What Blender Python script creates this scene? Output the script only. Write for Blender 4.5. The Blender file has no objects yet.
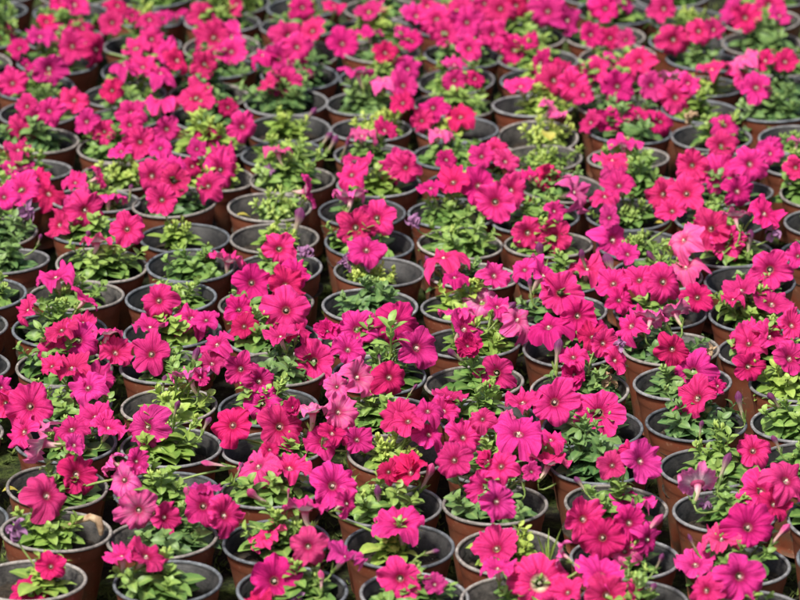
import bpy, math, random
from mathutils import Vector, Matrix, noise
random.seed(7)
PI = math.pi
scene = bpy.context.scene
C = scene.collection

# ------------------------------------------------------------------ camera
POT_H = 0.108
FPX, PITCH = 4050.0, math.radians(20.5)
HR = 1.81                                   # camera height above the pot rims
CAMZ = HR + POT_H
cam = bpy.data.objects.new('camera', bpy.data.cameras.new('camera'))
C.objects.link(cam); scene.camera = cam
cam.location = (0, 0, CAMZ)
cam.rotation_euler = (PI/2 - PITCH, 0, 0)
cam.data.sensor_width = 36; cam.data.lens = FPX/800*36
cam.data.clip_end = 500; cam.data.clip_start = 0.1
cam.data.dof.use_dof = True
cam.data.dof.focus_distance = 4.80
cam.data.dof.aperture_fstop = 8.0
RIGHT = Vector((1, 0, 0)); FWD = Vector((0, math.cos(PITCH), -math.sin(PITCH)))
UP = RIGHT.cross(FWD)
CAM = Vector((0, 0, CAMZ))
def ray(x, y):
    return (FWD + RIGHT*((x-400)/FPX) + UP*((300-y)/FPX))
def on_plane(x, y, z):
    d = ray(x, y); return CAM + d*((z-CAMZ)/d.z)

# ------------------------------------------------------------------ materials
def new_mat(name):
    m = bpy.data.materials.new(name); m.use_nodes = True
    nt = m.node_tree; nt.nodes.clear()
    return m, nt, nt.nodes, nt.links
def N(ns, t, **k):
    n = ns.new(t)
    for a, b in k.items(): setattr(n, a, b)
    return n
def mix(ns, ls, fac, a, b, blend='MIX'):
    n = ns.new('ShaderNodeMix'); n.data_type = 'RGBA'; n.blend_type = blend
    for sock, v in ((n.inputs[0], fac), (n.inputs[6], a), (n.inputs[7], b)):
        if isinstance(v, (int, float)): sock.default_value = v
        elif isinstance(v, (tuple, list)): sock.default_value = (*v[:3], 1)
        else: ls.new(v, sock)
    return n.outputs[2]
def ramp(ns, ls, src, stops, smooth=False):
    n = ns.new('ShaderNodeValToRGB'); cr = n.color_ramp
    if smooth: cr.interpolation = 'EASE'
    while len(cr.elements) < len(stops): cr.elements.new(0.5)
    for e, (p, c) in zip(cr.elements, stops):
        e.position = p; e.color = (*c, 1) if isinstance(c, tuple) else (c, c, c, 1)
    ls.new(src, n.inputs[0]); return n.outputs[0]
def math_n(ns, ls, op, a, b=None):
    n = ns.new('ShaderNodeMath'); n.operation = op
    for i, v in enumerate((a, b)):
        if v is None: continue
        if isinstance(v, (int, float)): n.inputs[i].default_value = v
        else: ls.new(v, n.inputs[i])
    return n.outputs[0]
def noise_n(ns, ls, vec, scale, detail=4, rough=.55, w=None):
    n = ns.new('ShaderNodeTexNoise')
    n.inputs['Scale'].default_value = scale; n.inputs['Detail'].default_value = detail
    n.inputs['Roughness'].default_value = rough
    if w is not None:
        n.noise_dimensions = '4D'; ls.new(w, n.inputs['W'])
    if vec is not None: ls.new(vec, n.inputs['Vector'])
    return n.outputs[0]
def finish(ns, ls, col, rough=.6, bump=None, bstr=.3, bdist=.001, trans=None, tfac=.3, spec=.5, sheen=0, rsock=None):
    p = ns.new('ShaderNodeBsdfPrincipled'); out = ns.new('ShaderNodeOutputMaterial')
    ls.new(col, p.inputs['Base Color']); p.inputs['Roughness'].default_value = rough
    if rsock is not None: ls.new(rsock, p.inputs['Roughness'])
    p.inputs['Specular IOR Level'].default_value = spec
    if sheen: p.inputs['Sheen Weight'].default_value = sheen
    if bump is not None:
        b = ns.new('ShaderNodeBump'); b.inputs['Strength'].default_value = bstr; b.inputs['Distance'].default_value = bdist
        ls.new(bump, b.inputs['Height']); ls.new(b.outputs[0], p.inputs['Normal'])
    if trans is not None:
        t = ns.new('ShaderNodeBsdfTranslucent'); ls.new(trans, t.inputs['Color'])
        m = ns.new('ShaderNodeMixShader'); m.inputs[0].default_value = tfac
        ls.new(p.outputs[0], m.inputs[1]); ls.new(t.outputs[0], m.inputs[2]); ls.new(m.outputs[0], out.inputs[0])
    else: ls.new(p.outputs[0], out.inputs[0])

def petal_mat(name, base, dark, pale, streak=0., speck=0., eye=(.34, .26, .13), es=0.):
    m, nt, ns, ls = new_mat(name)
    uv = ns.new('ShaderNodeUVMap'); uv.uv_map = 'uv'
    sep = ns.new('ShaderNodeSeparateXYZ'); ls.new(uv.outputs[0], sep.inputs[0])
    u, v = sep.outputs[0], sep.outputs[1]
    info = ns.new('ShaderNodeObjectInfo'); rnd = info.outputs['Random']
    rw = math_n(ns, ls, 'MULTIPLY', rnd, 37.0)
    comb = ns.new('ShaderNodeCombineXYZ')
    ls.new(math_n(ns, ls, 'MULTIPLY', u, 14.0), comb.inputs[0]); ls.new(math_n(ns, ls, 'MULTIPLY', v, 1.6), comb.inputs[1])
    vein = noise_n(ns, ls, comb.outputs[0], 1.0, 3, .6, rw)
    veinr = ramp(ns, ls, vein, [(.40, 1.), (.52, .0)])          # thin dark streaks
    tc = ns.new('ShaderNodeTexCoord')
    blot = noise_n(ns, ls, tc.outputs['Object'], 60, 3, .6, rw)
    # midribs of the five lobes
    tri = math_n(ns, ls, 'PINGPONG', math_n(ns, ls, 'ADD', u, .5), .5)
    rib = ramp(ns, ls, tri, [(0., 1.), (.035, 0.)])
    c = mix(ns, ls, ramp(ns, ls, blot, [(.35, .0), (.7, 1.)]), base, pale)
    c = mix(ns, ls, math_n(ns, ls, 'MULTIPLY', veinr, .52), c, dark)
    c = mix(ns, ls, math_n(ns, ls, 'MULTIPLY', rib, .50), c, dark)
    if streak:
        sc = ramp(ns, ls, vein, [(.42, 1.), (.56, 0.)])
        sv = ramp(ns, ls, v, [(.15, 1.), (.85, .0)])
        c = mix(ns, ls, math_n(ns, ls, 'MULTIPLY', math_n(ns, ls, 'MULTIPLY', sc, sv), streak), c, (.80, .62, .68))
    if speck:
        sp = noise_n(ns, ls, tc.outputs['Object'], 260, 2, .5, rw)
        sp2 = ramp(ns, ls, sp, [(.60, 0.), (.66, 1.)])
        c = mix(ns, ls, math_n(ns, ls, 'MULTIPLY', sp2, speck), c, (.75, .50, .60))
    comb2 = ns.new('ShaderNodeCombineXYZ')
    ls.new(math_n(ns, ls, 'MULTIPLY', u, 34.0), comb2.inputs[0]); ls.new(math_n(ns, ls, 'MULTIPLY', v, 5.), comb2.inputs[1])
    fine = noise_n(ns, ls, comb2.outputs[0], 1.0, 4, .7, rw)
    c = mix(ns, ls, math_n(ns, ls, 'MULTIPLY', ramp(ns, ls, fine, [(.50, .0), (.70, 1.)]), .30), c, pale)
    c = mix(ns, ls, ramp(ns, ls, v, [(.70, 0.), (1., .35)]), c, pale)
    # dark ring round the throat, pale greenish eye
    c = mix(ns, ls, ramp(ns, ls, v, [(.14, .9), (.36, 0.)]), c, dark)
    c = mix(ns, ls, ramp(ns, ls, v, [(.10+es*.5, .6 if not es else 1.), (.18+es, 0.)]), c, eye)
    # underside is paler
    geo = ns.new('ShaderNodeNewGeometry')
    c = mix(ns, ls, math_n(ns, ls, 'MULTIPLY', geo.outputs['Backfacing'], .26), c, (.80, .30, .48))
    c = mix(ns, ls, math_n(ns, ls, 'MULTIPLY', geo.outputs['Backfacing'], ramp(ns, ls, v, [(.15, .95), (.65, 0.)])), c, (.74, .60, .58))
    hsv = ns.new('ShaderNodeHueSaturation'); ls.new(c, hsv.inputs['Color'])
    ls.new(math_n(ns, ls, 'ADD', math_n(ns, ls, 'MULTIPLY', rnd, .022), .489), hsv.inputs['Hue'])
    ls.new(math_n(ns, ls, 'ADD', math_n(ns, ls, 'MULTIPLY', math_n(ns, ls, 'FRACT', math_n(ns, ls, 'MULTIPLY', rnd, 7.3)), .40), .76), hsv.inputs['Value'])
    c = hsv.outputs[0]
    hgt = math_n(ns, ls, 'ADD', math_n(ns, ls, 'ADD', math_n(ns, ls, 'MULTIPLY', vein, .8), math_n(ns, ls, 'MULTIPLY', fine, .7)), math_n(ns, ls, 'MULTIPLY', rib, -.6))
    finish(ns, ls, c, .6, hgt, .9, .0018, c, .30, spec=.13)
    return m
PM = {
 'p': petal_mat('petal_hot_pink', (.66, .007, .150), (.32, .001, .050), (.80, .065, .320)),
 'r': petal_mat('petal_rose_red', (.60, .006, .122), (.28, .001, .042), (.74, .035, .235)),
 'm': petal_mat('petal_magenta', (.60, .011, .175), (.30, .002, .070), (.76, .080, .330)),
 'l': petal_mat('petal_light_pink', (.74, .040, .270), (.50, .008, .130), (.84, .15, .42), streak=.35),
 's': petal_mat('petal_streaked', (.76, .060, .280), (.52, .010, .150), (.86, .200, .450), streak=.95),
 'w': petal_mat('petal_cream_centre', (.66, .007, .150), (.32, .001, .050), (.80, .065, .320), eye=(.80, .72, .48), es=.11),
 'k': petal_mat('petal_speckled', (.66, .012, .180), (.35, .003, .080), (.78, .060, .280), speck=.95),
}
def tube_mat():
    m, nt, ns, ls = new_mat('floral_tube')
    uv = ns.new('ShaderNodeUVMap'); uv.uv_map = 'uv'
    sep = ns.new('ShaderNodeSeparateXYZ'); ls.new(uv.outputs[0], sep.inputs[0])
    comb = ns.new('ShaderNodeCombineXYZ')
    ls.new(math_n(ns, ls, 'MULTIPLY', sep.outputs[0], 9.), comb.inputs[0]); ls.new(math_n(ns, ls, 'MULTIPLY', sep.outputs[1], 1.5), comb.inputs[1])
    v = noise_n(ns, ls, comb.outputs[0], 1.3, 2)
    c = ramp(ns, ls, sep.outputs[1], [(0., (.42, .46, .16)), (.35, (.62, .55, .38)), (.75, (.72, .42, .44)), (1., (.75, .10, .28))])
    c = mix(ns, ls, ramp(ns, ls, v, [(.46, .45), (.56, 0.)]), c, (.42, .10, .20))
    finish(ns, ls, c, .6, v, .4, .0006, c, .25, spec=.3)
    return m
M_TUBE = tube_mat()
def bud_mat(name, tip, base):
    m, nt, ns, ls = new_mat(name)
    uv = ns.new('ShaderNodeUVMap'); uv.uv_map = 'uv'
    sep = ns.new('ShaderNodeSeparateXYZ'); ls.new(uv.outputs[0], sep.inputs[0])
    comb = ns.new('ShaderNodeCombineXYZ'); ls.new(math_n(ns, ls, 'MULTIPLY', sep.outputs[0], 6.), comb.inputs[0]); ls.new(sep.outputs[1], comb.inputs[1])
    v = noise_n(ns, ls, comb.outputs[0], 1.5, 3)
    c = ramp(ns, ls, sep.outputs[1], [(0., base), (.5, tuple(.6*a+.4*b for a, b in zip(base, tip))), (.8, tip)])
    c = mix(ns, ls, ramp(ns, ls, v, [(.45, .6), (.55, 0.)]), c, tuple(.45*a for a in tip))
    finish(ns, ls, c, .65, v, .6, .0008, c, .15, spec=.25)
    return m
M_BUD = bud_mat('closed_bud_purple', (.16, .03, .11), (.50, .50, .26))
M_BUDP = bud_mat('closed_bud_pink', (.52, .06, .20), (.62, .55, .42))
def simple(name, a, b, scale, rough=.6, trans=0, bstr=.5, bdist=.001, spec=.4):
    m, nt, ns, ls = new_mat(name)
    tc = ns.new('ShaderNodeTexCoord')
    n = noise_n(ns, ls, tc.outputs['Object'], scale, 5, .6)
    c = mix(ns, ls, ramp(ns, ls, n, [(.35, 0.), (.65, 1.)]), a, b)
    finish(ns, ls, c, rough, n, bstr, bdist, c if trans else None, trans, spec=spec)
    return m
M_WILT = simple('wilted_petal', (.20, .05, .18), (.48, .26, .42), 160, .8, .2)
M_DRY = simple('dry_brown', (.22, .12, .06), (.50, .36, .22), 120, .9, .1)
M_STAMEN = simple('stamen', (.66, .60, .38), (.84, .80, .66), 400, .6)
M_YLEAF = simple('yellow_leaf', (.42, .34, .05), (.50, .47, .11), 60, .5, .3)
M_STEM = simple('stem_green', (.15, .23, .05), (.24, .32, .09), 200, .6, .1)

def leaf_mat(name, dark, light, young):
    m, nt, ns, ls = new_mat(name)
    at = ns.new('ShaderNodeAttribute'); at.attribute_name = 'tint'
    sep = ns.new('ShaderNodeSeparateColor'); ls.new(at.outputs['Color'], sep.inputs[0])
    tc = ns.new('ShaderNodeTexCoord')
    n = noise_n(ns, ls, tc.outputs['Object'], 110, 4, .6)
    c = mix(ns, ls, sep.outputs[0], dark, light)
    c = mix(ns, ls, sep.outputs[1], c, young)
    c = mix(ns, ls, ramp(ns, ls, n, [(.42, .30), (.62, 0.)]), c, tuple(.55*q for q in dark))
    rib = sep.outputs[2]                               # 1 on the midrib
    c = mix(ns, ls, math_n(ns, ls, 'MULTIPLY', math_n(ns, ls, 'POWER', rib, 5.), .45), c, young)
    hs = ns.new('ShaderNodeHueSaturation'); ls.new(c, hs.inputs['Color'])
    info = ns.new('ShaderNodeObjectInfo')
    ls.new(math_n(ns, ls, 'ADD', math_n(ns, ls, 'MULTIPLY', info.outputs['Random'], .34), .84), hs.inputs['Value'])
    ls.new(math_n(ns, ls, 'ADD', math_n(ns, ls, 'MULTIPLY', info.outputs['Random'], -.022), .511), hs.inputs['Hue'])
    c = hs.outputs[0]
    finish(ns, ls, c, .48, n, .5, .0009, c, .28, spec=.42)
    return m
LM = [leaf_mat('leaf_mid', (.048, .125, .026), (.18, .33, .074), (.36, .48, .11)),
      leaf_mat('leaf_lime', (.095, .20, .030), (.28, .42, .075), (.46, .56, .12)),
      leaf_mat('leaf_deep', (.034, .092, .032), (.115, .235, .070), (.28, .40, .11))]

def pot_mat():
    m, nt, ns, ls = new_mat('terracotta_plastic')
    tc = ns.new('ShaderNodeTexCoord'); info = ns.new('ShaderNodeObjectInfo')
    rw = math_n(ns, ls, 'MULTIPLY', info.outputs['Random'], 50.)
    n = noise_n(ns, ls, tc.outputs['Object'], 30, 6, .65, rw)
    n2 = noise_n(ns, ls, tc.outputs['Object'], 220, 3, .6, rw)
    c = mix(ns, ls, ramp(ns, ls, n, [(.32, 0.), (.68, 1.)]), (.150, .040, .020), (.26, .072, .033))
    # dusty soil splashes
    sepz = ns.new('ShaderNodeSeparateXYZ'); ls.new(tc.outputs['Object'], sepz.inputs[0])
    low = ramp(ns, ls, math_n(ns, ls, 'MULTIPLY', sepz.outputs[2], 9.), [(.25, .9), (.95, .28)])
    dm = math_n(ns, ls, 'MULTIPLY', ramp(ns, ls, n, [(.42, 0.), (.54, 1.)]), low)
    c = mix(ns, ls, dm, c, (.10, .055, .032))
    c = mix(ns, ls, math_n(ns, ls, 'MULTIPLY', ramp(ns, ls, n2, [(.60, 0.), (.70, 1.)]), .35), c, (.42, .26, .17))
    finish(ns, ls, c, .5, n2, .25, .0005, spec=.45)
    return m
M_POT = pot_mat()
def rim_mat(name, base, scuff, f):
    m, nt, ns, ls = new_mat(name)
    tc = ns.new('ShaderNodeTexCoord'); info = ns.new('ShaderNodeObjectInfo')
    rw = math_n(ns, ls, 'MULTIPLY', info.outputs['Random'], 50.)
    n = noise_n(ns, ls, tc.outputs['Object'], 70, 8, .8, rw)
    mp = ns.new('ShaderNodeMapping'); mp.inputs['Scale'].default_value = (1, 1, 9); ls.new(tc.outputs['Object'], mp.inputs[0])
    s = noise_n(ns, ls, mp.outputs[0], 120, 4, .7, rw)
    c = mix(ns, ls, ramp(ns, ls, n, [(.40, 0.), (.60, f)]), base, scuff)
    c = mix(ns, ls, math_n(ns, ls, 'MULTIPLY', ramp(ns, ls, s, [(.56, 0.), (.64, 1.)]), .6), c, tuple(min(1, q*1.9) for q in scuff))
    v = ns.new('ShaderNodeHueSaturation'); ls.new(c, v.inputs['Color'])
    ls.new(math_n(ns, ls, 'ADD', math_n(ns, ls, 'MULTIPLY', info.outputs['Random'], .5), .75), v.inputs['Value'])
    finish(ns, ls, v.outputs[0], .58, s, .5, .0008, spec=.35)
    return m
M_RIM = [rim_mat('rim_grey', (.075, .075, .078), (.19, .188, .185), 1.), rim_mat('rim_worn', (.10, .090, .080), (.25, .225, .20), 1.),
         rim_mat('rim_dark', (.040, .044, .048), (.125, .135, .145), 1.)]
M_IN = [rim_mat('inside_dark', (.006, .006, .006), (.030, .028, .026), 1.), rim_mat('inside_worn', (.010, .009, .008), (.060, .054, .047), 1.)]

def soil_mat():
    m, nt, ns, ls = new_mat('potting_soil')
    tc = ns.new('ShaderNodeTexCoord'); info = ns.new('ShaderNodeObjectInfo')
    rw = math_n(ns, ls, 'MULTIPLY', info.outputs['Random'], 50.)
    n = noise_n(ns, ls, tc.outputs['Object'], 150, 6, .7, rw)
    n2 = noise_n(ns, ls, tc.outputs['Object'], 420, 2, .5, rw)
    c = mix(ns, ls, ramp(ns, ls, n, [(.35, 0.), (.7, 1.)]), (.010, .008, .006), (.060, .044, .030))
    c = mix(ns, ls, ramp(ns, ls, n2, [(.68, 0.), (.71, .8)]), c, (.32, .29, .24))
    finish(ns, ls, c, .95, n, 1., .004, spec=.2)
    return m
M_SOIL = soil_mat()
def ground_mat():
    m, nt, ns, ls = new_mat('mossy_ground')
    tc = ns.new('ShaderNodeTexCoord'); o = tc.outputs['Object']
    n = noise_n(ns, ls, o, 9, 8, .65); n2 = noise_n(ns, ls, o, 110, 5, .7); n3 = noise_n(ns, ls, o, 38, 4, .6)
    c = mix(ns, ls, ramp(ns, ls, n2, [(.35, 0.), (.7, 1.)]), (.007, .006, .005), (.034, .028, .020))
    moss = mix(ns, ls, ramp(ns, ls, n2, [(.4, 0.), (.68, 1.)]), (.014, .024, .005), (.075, .105, .022))
    c = mix(ns, ls, ramp(ns, ls, n, [(.44, 0.), (.58, 1.)]), c, moss)
    c = mix(ns, ls, ramp(ns, ls, n3, [(.66, 0.), (.74, .6)]), c, (.13, .12, .10))
    h = math_n(ns, ls, 'ADD', n2, n3)
    finish(ns, ls, c, .95, h, 1., .006, spec=.15)
    return m
M_GROUND = ground_mat()
M_MOSS = simple('moss', (.030, .050, .008), (.12, .155, .030), 90, .95, .1)

# ------------------------------------------------------------------ mesh helper
class MB:
    def __init__(s): s.v = []; s.f = []; s.uv = []; s.t = []
    def grid(s, P, closed=False, UV=None, T=None):
        """P rows of points"""
        b = len(s.v); R = len(P); K = len(P[0])
        for i, row in enumerate(P):
            for j, p in enumerate(row):
                s.v.append(tuple(p)); s.uv.append(UV[i][j] if UV else (0, 0)); s.t.append(T[i][j] if T else (0, 0, 0))
        for i in range(R-1):
            for j in range(K if closed else K-1):
                a = b+i*K+j; c = b+i*K+(j+1) % K
                s.f.append((a, c, c+K, a+K))
    def tube(s, pts, rad, n=6, T=(0.5, .3, 0), uvv=None):
        pts = [Vector(p) for p in pts]; rows = []; UV = []; TT = []
        side = None
        for i, p in enumerate(pts):
            d = (pts[min(i+1, len(pts)-1)] - pts[max(i-1, 0)]).normalized()
            if side is None: side = d.orthogonal().normalized()
            side = (side - d*side.dot(d)).normalized(); bi = d.cross(side)
            r = rad[i] if isinstance(rad, (list, tuple)) else rad
            rows.append([p + (side*math.cos(2*PI*k/n) + bi*math.sin(2*PI*k/n))*r for k in range(n)])
            v = i/(len(pts)-1)
            UV.append([(k/n*5, v) for k in range(n)]); TT.append([T]*n)
        s.grid(rows, True, UV, TT)
    def mesh(s, name, mat, uv=False, tint=False, smooth=True):
        me = bpy.data.meshes.new(name); me.from_pydata(s.v, [], s.f)
        if uv:
            l = me.uv_layers.new(name='uv')
            for lp in me.loops: l.data[lp.index].uv = s.uv[lp.vertex_index]
        if tint:
            a = me.color_attributes.new('tint', 'FLOAT_COLOR', 'POINT')
            for i, t in enumerate(s.t): a.data[i].color = (*t, 1)
        me.materials.append(mat)
        if smooth: me.polygons.foreach_set('use_smooth', [True]*len(me.polygons))
        me.update(); return me
def link(name, me, parent=None, loc=(0, 0, 0), rot=None, scale=None):
    o = bpy.data.objects.new(name, me); C.objects.link(o)
    if parent: o.parent = parent
    o.location = loc
    if rot is not None:
        o.rotation_mode = 'QUATERNION'; o.rotation_quaternion = rot
    if scale is not None: o.scale = scale if isinstance(scale, (tuple, list)) else (scale,)*3
    return o

# ------------------------------------------------------------------ pots (shared meshes)
RR = 0.060
def lathe(prof, n=56, ov=0):
    b = MB()
    b.grid([[(r*math.cos(2*PI*k/n)*(1+ov), r*math.sin(2*PI*k/n)*(1-ov), z) for k in range(n)] for r, z in prof], True)
    return b
def outer_prof():
    H = POT_H; p = [(.0, .0005), (.038, .0), (.0405, .0025)]
    for i in range(8):
        t = i/7; p.append((.0405 + (.0535-.0405)*t, .0025 + (H-.022-.0025)*t))
    p += [(.0541, H-.0205), (.0551, H-.0180), (.0570, H-.0052)]
    return p
def rim_prof():
    H = POT_H
    cx, cz, rr = .0580, H-.0021, .0020
    return [(cx+rr*math.cos(a), cz+rr*math.sin(a)*1.0) for a in [math.radians(d) for d in range(-150, 211, 30)]]
def inner_prof():
    H = POT_H
    return [(.0564, H-.0030), (.0560, H-.0055), (.0541, H-.0062), (.0536, H-.0150), (.0515, H-.0160), (.0508, H-.0230), (.0500, H-.024), (.0496, H-.030), (.0492, H-.0308), (.0460, H-.060)]
POT_ME = [lathe(outer_prof(), ov=o).mesh('pot', M_POT) for o in (0, .012)]
RIM_ME = [lathe(rim_prof(), 64, ov=.0).mesh('rim', m) for m in M_RIM]
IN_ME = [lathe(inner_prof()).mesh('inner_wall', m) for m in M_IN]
def soil_mesh(seed):
    b = MB(); rows = []
    for i in range(14):
        r = .0525*i/13; row = []
        for k in range(40):
            a = 2*PI*k/40; x, y = r*math.cos(a), r*math.sin(a)
            z = noise.fractal(Vector((x*70, y*70, seed*3.1)), .8, 2., 4)*.0032 + noise.noise(Vector((x*20, y*20, seed)))*.003
            row.append((x, y, z - .006*(i/13)**2))
        rows.append(row)
    b.grid(rows, True); return b.mesh('soil', M_SOIL)
SOIL_ME = [soil_mesh(s) for s in range(4)]
SOILZ = POT_H-.019

# ------------------------------------------------------------------ leaves
def leaf(b, base, d, up, L, W, curl, t, young, cup=.25, rnd=random):
    d = d.normalized(); side = d.cross(up)
    if side.length < 1e-4: side = d.orthogonal()
    side.normalize(); nrm = side.cross(d).normalized()
    rows = []; TT = []; n = 7
    cur = Vector(base); ang = 0; twist = rnd.uniform(-.35, .35)
    wav = rnd.uniform(0, 6); lb = rnd.uniform(-.15, .15)
    for i in range(n):
        s = i/(n-1)
        w = W*(max(0., math.sin(PI*min(1, s*.93+.07)))**.75)*(1-.25*s) if s < .999 else W*.03
        if s < .16: w = W*.13 + w*.15*s
        dd = (d*math.cos(ang) - nrm*math.sin(ang)).normalized(); nn = (nrm*math.cos(ang) + d*math.sin(ang)).normalized()
        sd = (side*math.cos(twist*s) + nn*math.sin(twist*s)).normalized(); nn2 = dd.cross(sd)*-1
        if nn2.dot(nn) < 0: nn2 = -nn2
        row = []; tr = []
        for q, k in enumerate((-1, -.55, 0, .55, 1)):
            p = cur + sd*(w*k) + nn2*(w*abs(k)*cup + .05*W*math.sin(wav+s*9+k*2)*abs(k))
            row.append(p)
            tr.append((min(1, max(0, t+lb*k*.5)), young, 1. if k == 0 else (.5 if q in (1, 3) else 0)))
        rows.append(row); TT.append(tr)
        cur = cur + dd*(L/(n-1)); ang += curl/(n-1)*(1+s)
    b.grid(rows, False, None, TT)

def foliage(seed, R, H, shoots, LL, young=.3, basal=10, budsn=3):
    rd = random.Random(seed); b = MB(); z0 = .0
    for i in range(basal):
        a = i*2.4+rd.uniform(-.4, .4); r0 = rd.uniform(.002, .010)
        d = Vector((math.cos(a), math.sin(a), rd.uniform(.15, .75)))
        L = LL*rd.uniform(.9, 1.3)*min(1.15, R/.038)
        leaf(b, (r0*math.cos(a), r0*math.sin(a), z0+rd.uniform(.004, .016)), d, Vector((0, 0, 1)), L, L*.34, rd.uniform(.3, 1.0), rd.uniform(.1, .75), rd.uniform(0, .25), rnd=rd)
    for s in range(shoots):
        a = s*2*PI/shoots+rd.uniform(-.5, .5); tilt = rd.uniform(.1, .85) if s else .1
        ln = H*rd.uniform(.65, 1.15); spread = R*rd.uniform(.5, 1.)*math.sin(tilt)/.75
        base = Vector((0, 0, z0)); end = Vector((math.cos(a)*spread, math.sin(a)*spread, ln*math.cos(tilt*.6)))
        mid = Vector((end.x*.55, end.y*.55, end.z*.35)); pts = []
        for i in range(9):
            u = i/8; pts.append(base*(1-u)**2 + mid*2*u*(1-u) + end*u*u)
        b.tube(pts, [.0017-.0008*i/8 for i in range(9)], 5, (.6, .45, 0))
        nl = rd.randint(11, 16)
        for i in range(nl):
            u = .22+.78*(i/(nl-1))**.85; p = base*(1-u)**2 + mid*2*u*(1-u) + end*u*u
            ax = (mid-base)*(1-u)+(end-mid)*u; ax.normalize()
            sd = ax.orthogonal().normalized(); aa = i*2.399+rd.uniform(-.3, .3)
            sd = (Matrix.Rotation(aa, 3, ax) @ sd)
            op = rd.uniform(.95, 1.3) if u < .8 else rd.uniform(.35, .85)
            d = ax*math.cos(op)+sd*math.sin(op)
            L = LL*(1.0-.62*(u**1.5))*rd.uniform(.75, 1.15)
            leaf(b, p, d, ax, L, L*rd.uniform(.28, .40), rd.uniform(.2, 1.1), rd.uniform(.25, .95), min(1, max(0, (u-.55)*2*young+rd.uniform(0, .2))), rnd=rd)
        if s < budsn:                      # small yellow-green buds at the tips
            for q in range(rd.randint(2, 4)):
                p = end+Vector((rd.uniform(-.004, .004), rd.uniform(-.004, .004), rd.uniform(0, .004)))
                dd = Vector((rd.uniform(-.4, .4), rd.uniform(-.4, .4), 1)).normalized()
                b.tube([p+dd*k for k in (0, .0018, .0040, .0062, .0075)], [.0006, .0014, .0017, .0011, .0002], 6, (1, 1, 1))
    return b
FOL = {'n': [], 'b': [], 's': [], 't': []}       # normal, big, small, tufted lime
for k in range(7): FOL['n'].append(foliage(100+k, .054, .058, 8+k % 3, .0320, .45, 14))
for k in range(5): FOL['b'].append(foliage(200+k, .063, .066, 9+k % 3, .0340, .35, 16))
for k in range(4): FOL['s'].append(foliage(300+k, .042, .044, 7, .0250, .6, 10, 4))
for k in range(4): FOL['t'].append(foliage(400+k, .054, .036, 13, .0210, .95, 10, 10))
FOLM = {}
def fol_mesh(kind, i, tint):
    k = (kind, i % len(FOL[kind]), tint)
    if k not in FOLM: FOLM[k] = FOL[k[0]][k[1]].mesh('foliage', LM[tint], tint=True)
    return FOLM[k]

# ------------------------------------------------------------------ blossoms (unit radius, facing +Z)
def limb(seed, style='open'):
    rd = random.Random(seed); b = MB(); K = 90; n = 20
    ph = rd.uniform(0, 6.28); off = [rd.uniform(-.10, .12) for _ in range(5)]; dr = [rd.uniform(-.42, .22) for _ in range(5)]; ell = rd.uniform(.82, 1.02); lobev = rd.uniform(0, 1.6)
    amp = {'open': .12, 'ruffle': .20, 'droop': .15, 'fold': .15, 'double': .2}[style]
    back = {'open': .16, 'ruffle': .22, 'droop': .62, 'fold': .30, 'double': -.2}[style]
    fa = rd.uniform(0, 6.28); fold = {'fold': 1.1, 'droop': .35, 'ruffle': .45}.get(style, .30)*rd.uniform(.6, 1.2)
    rows = []; UV = []
    for i in range(n):
        v = i/(n-1); row = []; uvr = []
        r = .13 + .87*(v**.92)
        # funnel -> flat limb -> reflexed margin
        z = -.36*(1-v)**2.1 + .02
        for k in range(K):
            th = 2*PI*k/K; lob = th*5/(2*PI); li = int(lob) % 5; fr = lob-int(lob)
            c = abs(fr-.5)*2                         # 0 mid-lobe, 1 at notch
            w = .5-.5*math.cos(2*PI*fr)
            edge = v**3
            notch = (.19*max(0, c-.45)**1.3/.46 + .05*(1-w)*lobev)*edge
            rr = r*(1+off[li]*w*v*v)*(1-notch)
            nz = noise.noise(Vector((math.cos(th)*2.1+seed*5.3, math.sin(th)*2.1, v*1.2)))
            nf = noise.noise(Vector((math.cos(th)*5.5, math.sin(th)*5.5+seed*2.7, v*1.5)))
            nh = noise.noise(Vector((math.cos(th)*12, math.sin(th)*12+seed*1.7, v*1.)))
            zz = z - back*v**2.4*(.7+.3*w) + dr[li]*w*v*v*.8 + amp*(nz*3.2*v*v + nf*2.0*v**2.5 + nh*.45*v**5)
            zz -= .040*math.exp(-((fr-.5)/.06)**2)*v*(1-.4*v)        # midrib groove
            zz += .05*math.exp(-(min(fr, 1-fr)/.12)**2)*v*(1-v*.3)             # crease between lobes
            rr *= 1+.09*nf*edge+.02*nh*edge
            x, y = rr*math.cos(th), rr*math.sin(th)*(1-(1-ell)*v)
            t = x*math.cos(fa)+y*math.sin(fa)
            if t > 0: zz += (-1 if seed % 3 else .6)*fold*.55*t*t; x -= math.cos(fa)*fold*.22*t*t; y -= math.sin(fa)*fold*.22*t*t
            row.append((x, y, zz)); uvr.append((lob if k else 0, v*.87+.13))
        rows.append(row); UV.append(uvr)
    b.grid(rows, True, UV); b.f = [f[::-1] for f in b.f]
    if style == 'double':
        for q in range(11):
            a = rd.uniform(0, 6.28); L = rd.uniform(.5, .8); P = []; U = []
            for i in range(6):
                s = i/5; rr2 = .1+L*s*.8
                P.append([((rr2)*math.cos(a+j*.30*(s+.25)), rr2*math.sin(a+j*.30*(s+.25)), -.1+.55*s+.12*math.sin(j*2.2+q+s*3)*s) for j in (-2, -1, 0, 1, 2)])
                U.append([(q*.3+j*.1+.2, .3+.6*s) for j in (-2, -1, 0, 1, 2)])
            k0 = len(b.f); b.grid(P, False, U); b.f[k0:] = [f[::-1] for f in b.f[k0:]]
    return b
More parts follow.
